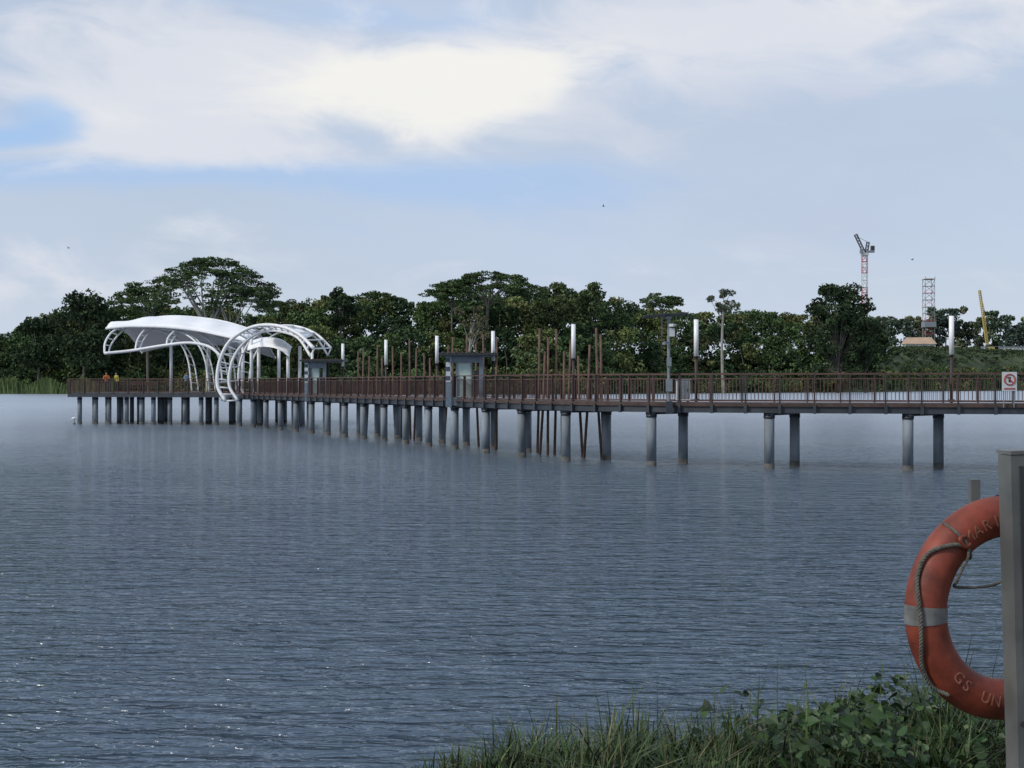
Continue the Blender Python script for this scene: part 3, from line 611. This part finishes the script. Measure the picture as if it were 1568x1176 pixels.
def heart(p,s,nrm,up,col):
    nrm=nrm/np.linalg.norm(nrm); up=up-nrm*up.dot(nrm); up/=np.linalg.norm(up); sd=np.cross(up,nrm)
    pt=lambda x_,y_,z_=0:p+sd*x_*s+up*y_*s+nrm*z_*s
    for sg in(-1,1):
        Q.append([pt(0,0,-.08),pt(sg*.42,-.05,.08),pt(sg*.5,.38,.1),pt(0,.5,-.06)]);C.append(col*(1 if sg>0 else .85))
        Q.append([pt(0,.5,-.06),pt(sg*.5,.38,.1),pt(sg*.26,.78,.04),pt(0,1.1,-.12)]);C.append(col*(1 if sg>0 else .85))
for i in range(1700):
    if random.random()<.8: X=random.choice([random.gauss(1.35,.14),random.gauss(1.6,.12),random.gauss(1.9,.14),random.gauss(1.68,.3)])
    else: X=random.uniform(.8,3.6)
    Yg=edge(X)+random.uniform(-.9,.9); z=float(nearZ(X,Yg)); H=hfac(X)*(.66+.22*math.sin(X*7+1)*math.cos(Yg*5))
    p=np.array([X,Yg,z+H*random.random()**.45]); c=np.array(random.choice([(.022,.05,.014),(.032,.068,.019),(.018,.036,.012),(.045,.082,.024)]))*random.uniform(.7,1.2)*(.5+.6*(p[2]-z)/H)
    heart(p,random.uniform(.022,.06),np.array([random.gauss(0,.7),random.gauss(-.4,.6),.9]),np.array([random.gauss(0,1),random.gauss(0,1),-.3]),c)
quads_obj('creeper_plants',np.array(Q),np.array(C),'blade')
st=MB(); Q=[];C=[]
for px_,py_ in((1172,1042),(1190,1008),(1232,1018),(1236,1042),(1095,1062),(1060,1075),(940,1082),(1352,1022),(1383,1018),(880,1090),(1290,1045),(1420,1030),(820,1105),(736,1135),(1010,1088),(700,1140),(1150,1050)):
    Yg=6.1; x,y_,z=S(px_,py_,Yg); z0=float(nearZ(x,Yg)); dx=random.uniform(-.15,.05)
    pts=crom([(x+dx,Yg,z0),(x+dx*.6,Yg,(z+z0)/2),(x,Yg,z)],5); st.tube(pts,list(np.linspace(.004,.0015,len(pts))),'stalk',5)
    for k in range(5):
        p=np.array(pts[-1-k*1]); a=random.uniform(0,6.28); d=np.array([math.cos(a),math.sin(a)*.5,.5]); s_=np.array([-d[1],d[0],0])*.004; L=random.uniform(.05,.12); col=np.array((.06,.1,.025)); Q.append([p-s_,p+s_,p+d*L+s_*.3,p+d*L-s_*.3]);C.append(col)
w_=st.obj('weed_stalks'); quads_obj('weed_leaves',np.array(Q),np.array(C),'blade',w_)

# ---------------------------------------------------------------- world
w=bpy.data.worlds.new('World'); sc.world=w; w.use_nodes=True; nt=w.node_tree; nt.nodes.clear()
try: w.cycles.sampling_method='MANUAL'; w.cycles.sample_map_resolution=512
except Exception: pass
out=nt.nodes.new('ShaderNodeOutputWorld'); bg=nt.nodes.new('ShaderNodeBackground'); bg.inputs[1].default_value=.1; nt.links.new(bg.outputs[0],out.inputs[0])
sky=nt.nodes.new('ShaderNodeTexSky'); sky.sky_type='NISHITA'; sky.sun_disc=False; sky.air_density=1.2; sky.dust_density=1.0
sd=Vector((-.72,-.38,.62)).normalized(); sky.sun_elevation=math.asin(sd.z); sky.sun_rotation=math.atan2(sd.x,sd.y)
tc=nt.nodes.new('ShaderNodeTexCoord'); sp=nt.nodes.new('ShaderNodeSeparateXYZ'); nt.links.new(tc.outputs['Generated'],sp.inputs[0])
def mt(op,*a,clamp=False):
    m=nt.nodes.new('ShaderNodeMath'); m.operation=op; m.use_clamp=clamp
    for i,x in enumerate(a):
        if hasattr(x,'links'): nt.links.new(x,m.inputs[i])
        else: m.inputs[i].default_value=x
    return m.outputs[0]
yy=mt('MAXIMUM',mt('ABSOLUTE',sp.outputs[1]),.12); u=mt('DIVIDE',sp.outputs[0],yy); v=mt('DIVIDE',sp.outputs[2],yy)
cb=nt.nodes.new('ShaderNodeCombineXYZ'); nt.links.new(mt('MULTIPLY',u,1.0),cb.inputs[0]); nt.links.new(mt('ADD',mt('MULTIPLY',v,2.6),mt('MULTIPLY',u,.25)),cb.inputs[1])
def ns(scale,det,off_=0,dist=0,rough=.5):
    n=nt.nodes.new('ShaderNodeTexNoise'); n.inputs['Scale'].default_value=scale; n.inputs['Detail'].default_value=det; n.inputs['Distortion'].default_value=dist; n.inputs['Roughness'].default_value=rough
    mp=nt.nodes.new('ShaderNodeMapping'); mp.inputs['Location'].default_value=(off_,off_*.7,0); nt.links.new(cb.outputs[0],mp.inputs[0]); nt.links.new(mp.outputs[0],n.inputs['Vector']); return n.outputs['Fac']
nA=ns(5,3,0); nC=ns(3.2,3,9.1,.3); nD=ns(9,5,5.5,.5,.58)
nds=mt('SUBTRACT',nD,.5)
uw=mt('ADD',u,mt('MULTIPLY',mt('SUBTRACT',nA,.5),.16)); vw=mt('ADD',v,mt('MULTIPLY',mt('SUBTRACT',nC,.5),.07))
def blob(px,py,rx,ry,wt):
    cx,cy=(px-784)/FP,(588-py)/FP
    a=mt('DIVIDE',mt('SUBTRACT',uw,cx),rx/FP); b_=mt('DIVIDE',mt('SUBTRACT',vw,cy),ry/FP)
    d=mt('SQRT',mt('ADD',mt('MULTIPLY',a,a),mt('MULTIPLY',b_,b_)))
    m=nt.nodes.new('ShaderNodeMapRange'); m.interpolation_type='SMOOTHSTEP'; nt.links.new(d,m.inputs[0]); m.inputs[1].default_value=1.5; m.inputs[2].default_value=0; m.inputs[3].default_value=0; m.inputs[4].default_value=wt
    return m.outputs[0]
def mixc(f,a,b_):
    m=nt.nodes.new('ShaderNodeMix'); m.data_type='RGBA'
    nt.links.new(f,m.inputs[0])
    for i,x in((6,a),(7,b_)):
        if hasattr(x,'links'): nt.links.new(x,m.inputs[i])
        else: m.inputs[i].default_value=(*[c*10 for c in x],1)
    return m.outputs[2]
def dens(L,k,lo,hi,mx):
    t=L[0]
    for x in L[1:]: t=mt('ADD',t,x)
    t=mt('ADD',t,mt('MULTIPLY',nds,k))
    m=nt.nodes.new('ShaderNodeMapRange'); m.interpolation_type='SMOOTHSTEP'; nt.links.new(t,m.inputs[0])
    for i,q in enumerate((lo,hi,0,mx)): m.inputs[i+1].default_value=q
    return m.outputs[0]
def mr(x,a,b_,c,d):
    m=nt.nodes.new('ShaderNodeMapRange'); nt.links.new(x,m.inputs[0])
    for i,q in enumerate((a,b_,c,d)): m.inputs[i+1].default_value=q
    return m.outputs[0]
veil=mr(nC,.3,.7,.75,.96)
c0=mixc(veil,sky.outputs[0],(.55,.64,.80))
c1=mixc(dens([blob(640,270,640,40,.7),blob(620,310,480,70,.5),blob(560,15,360,35,.7),blob(40,260,340,50,.55)],1.3,.15,.95,.75),c0,(.41,.58,.85))
c2=mixc(dens([blob(230,90,480,115,.7),blob(250,200,260,60,.8),blob(1480,20,480,120,.85),blob(60,420,500,80,.55),blob(1000,50,320,75,.65),blob(900,190,300,90,.4),blob(420,250,260,40,.35),blob(620,140,460,120,.4),blob(1000,420,500,70,.2)],1.9,.15,.95,.9),c1,(.74,.765,.83))
c3=mixc(dens([blob(590,120,280,80,.95),blob(770,112,230,65,.7),blob(640,185,230,80,.6),blob(1450,5,320,60,.55),blob(210,165,160,40,.45),blob(950,60,160,40,.35)],1.5,.32,1.12,.95),c2,(.91,.90,.865))
c4=mixc(dens([blob(1200,230,500,150,.85),blob(1350,330,400,70,.4),blob(440,170,80,60,.45),blob(120,110,200,45,.35),blob(330,40,200,30,.35)],1.4,.2,1.2,.5),c3,(.49,.56,.71))
c5=mixc(dens([blob(600,560,2500,130,.9)],.4,.1,1.1,.5),c4,(.70,.775,.87))
c6=mixc(dens([blob(15,186,105,36,1.2)],1.3,.2,1.1,.85),c5,(.36,.56,.86))
nt.links.new(c6,bg.inputs[0])
sl=bpy.data.lights.new('sun','SUN'); sl.energy=2.4; sl.angle=math.radians(9); sl.color=(1,.94,.85); so=bpy.data.objects.new('sun',sl); sc.collection.objects.link(so); so.rotation_euler=(-sd).to_track_quat('-Z','Y').to_euler()
cam=bpy.data.cameras.new('camera'); co=bpy.data.objects.new('camera',cam); sc.collection.objects.link(co); co.location=(0,0,EYE); co.rotation_euler=(math.pi/2,0,0)
cam.sensor_width=36; cam.lens=36*FP/1568; cam.clip_end=20000; cam.clip_start=.05; sc.camera=co
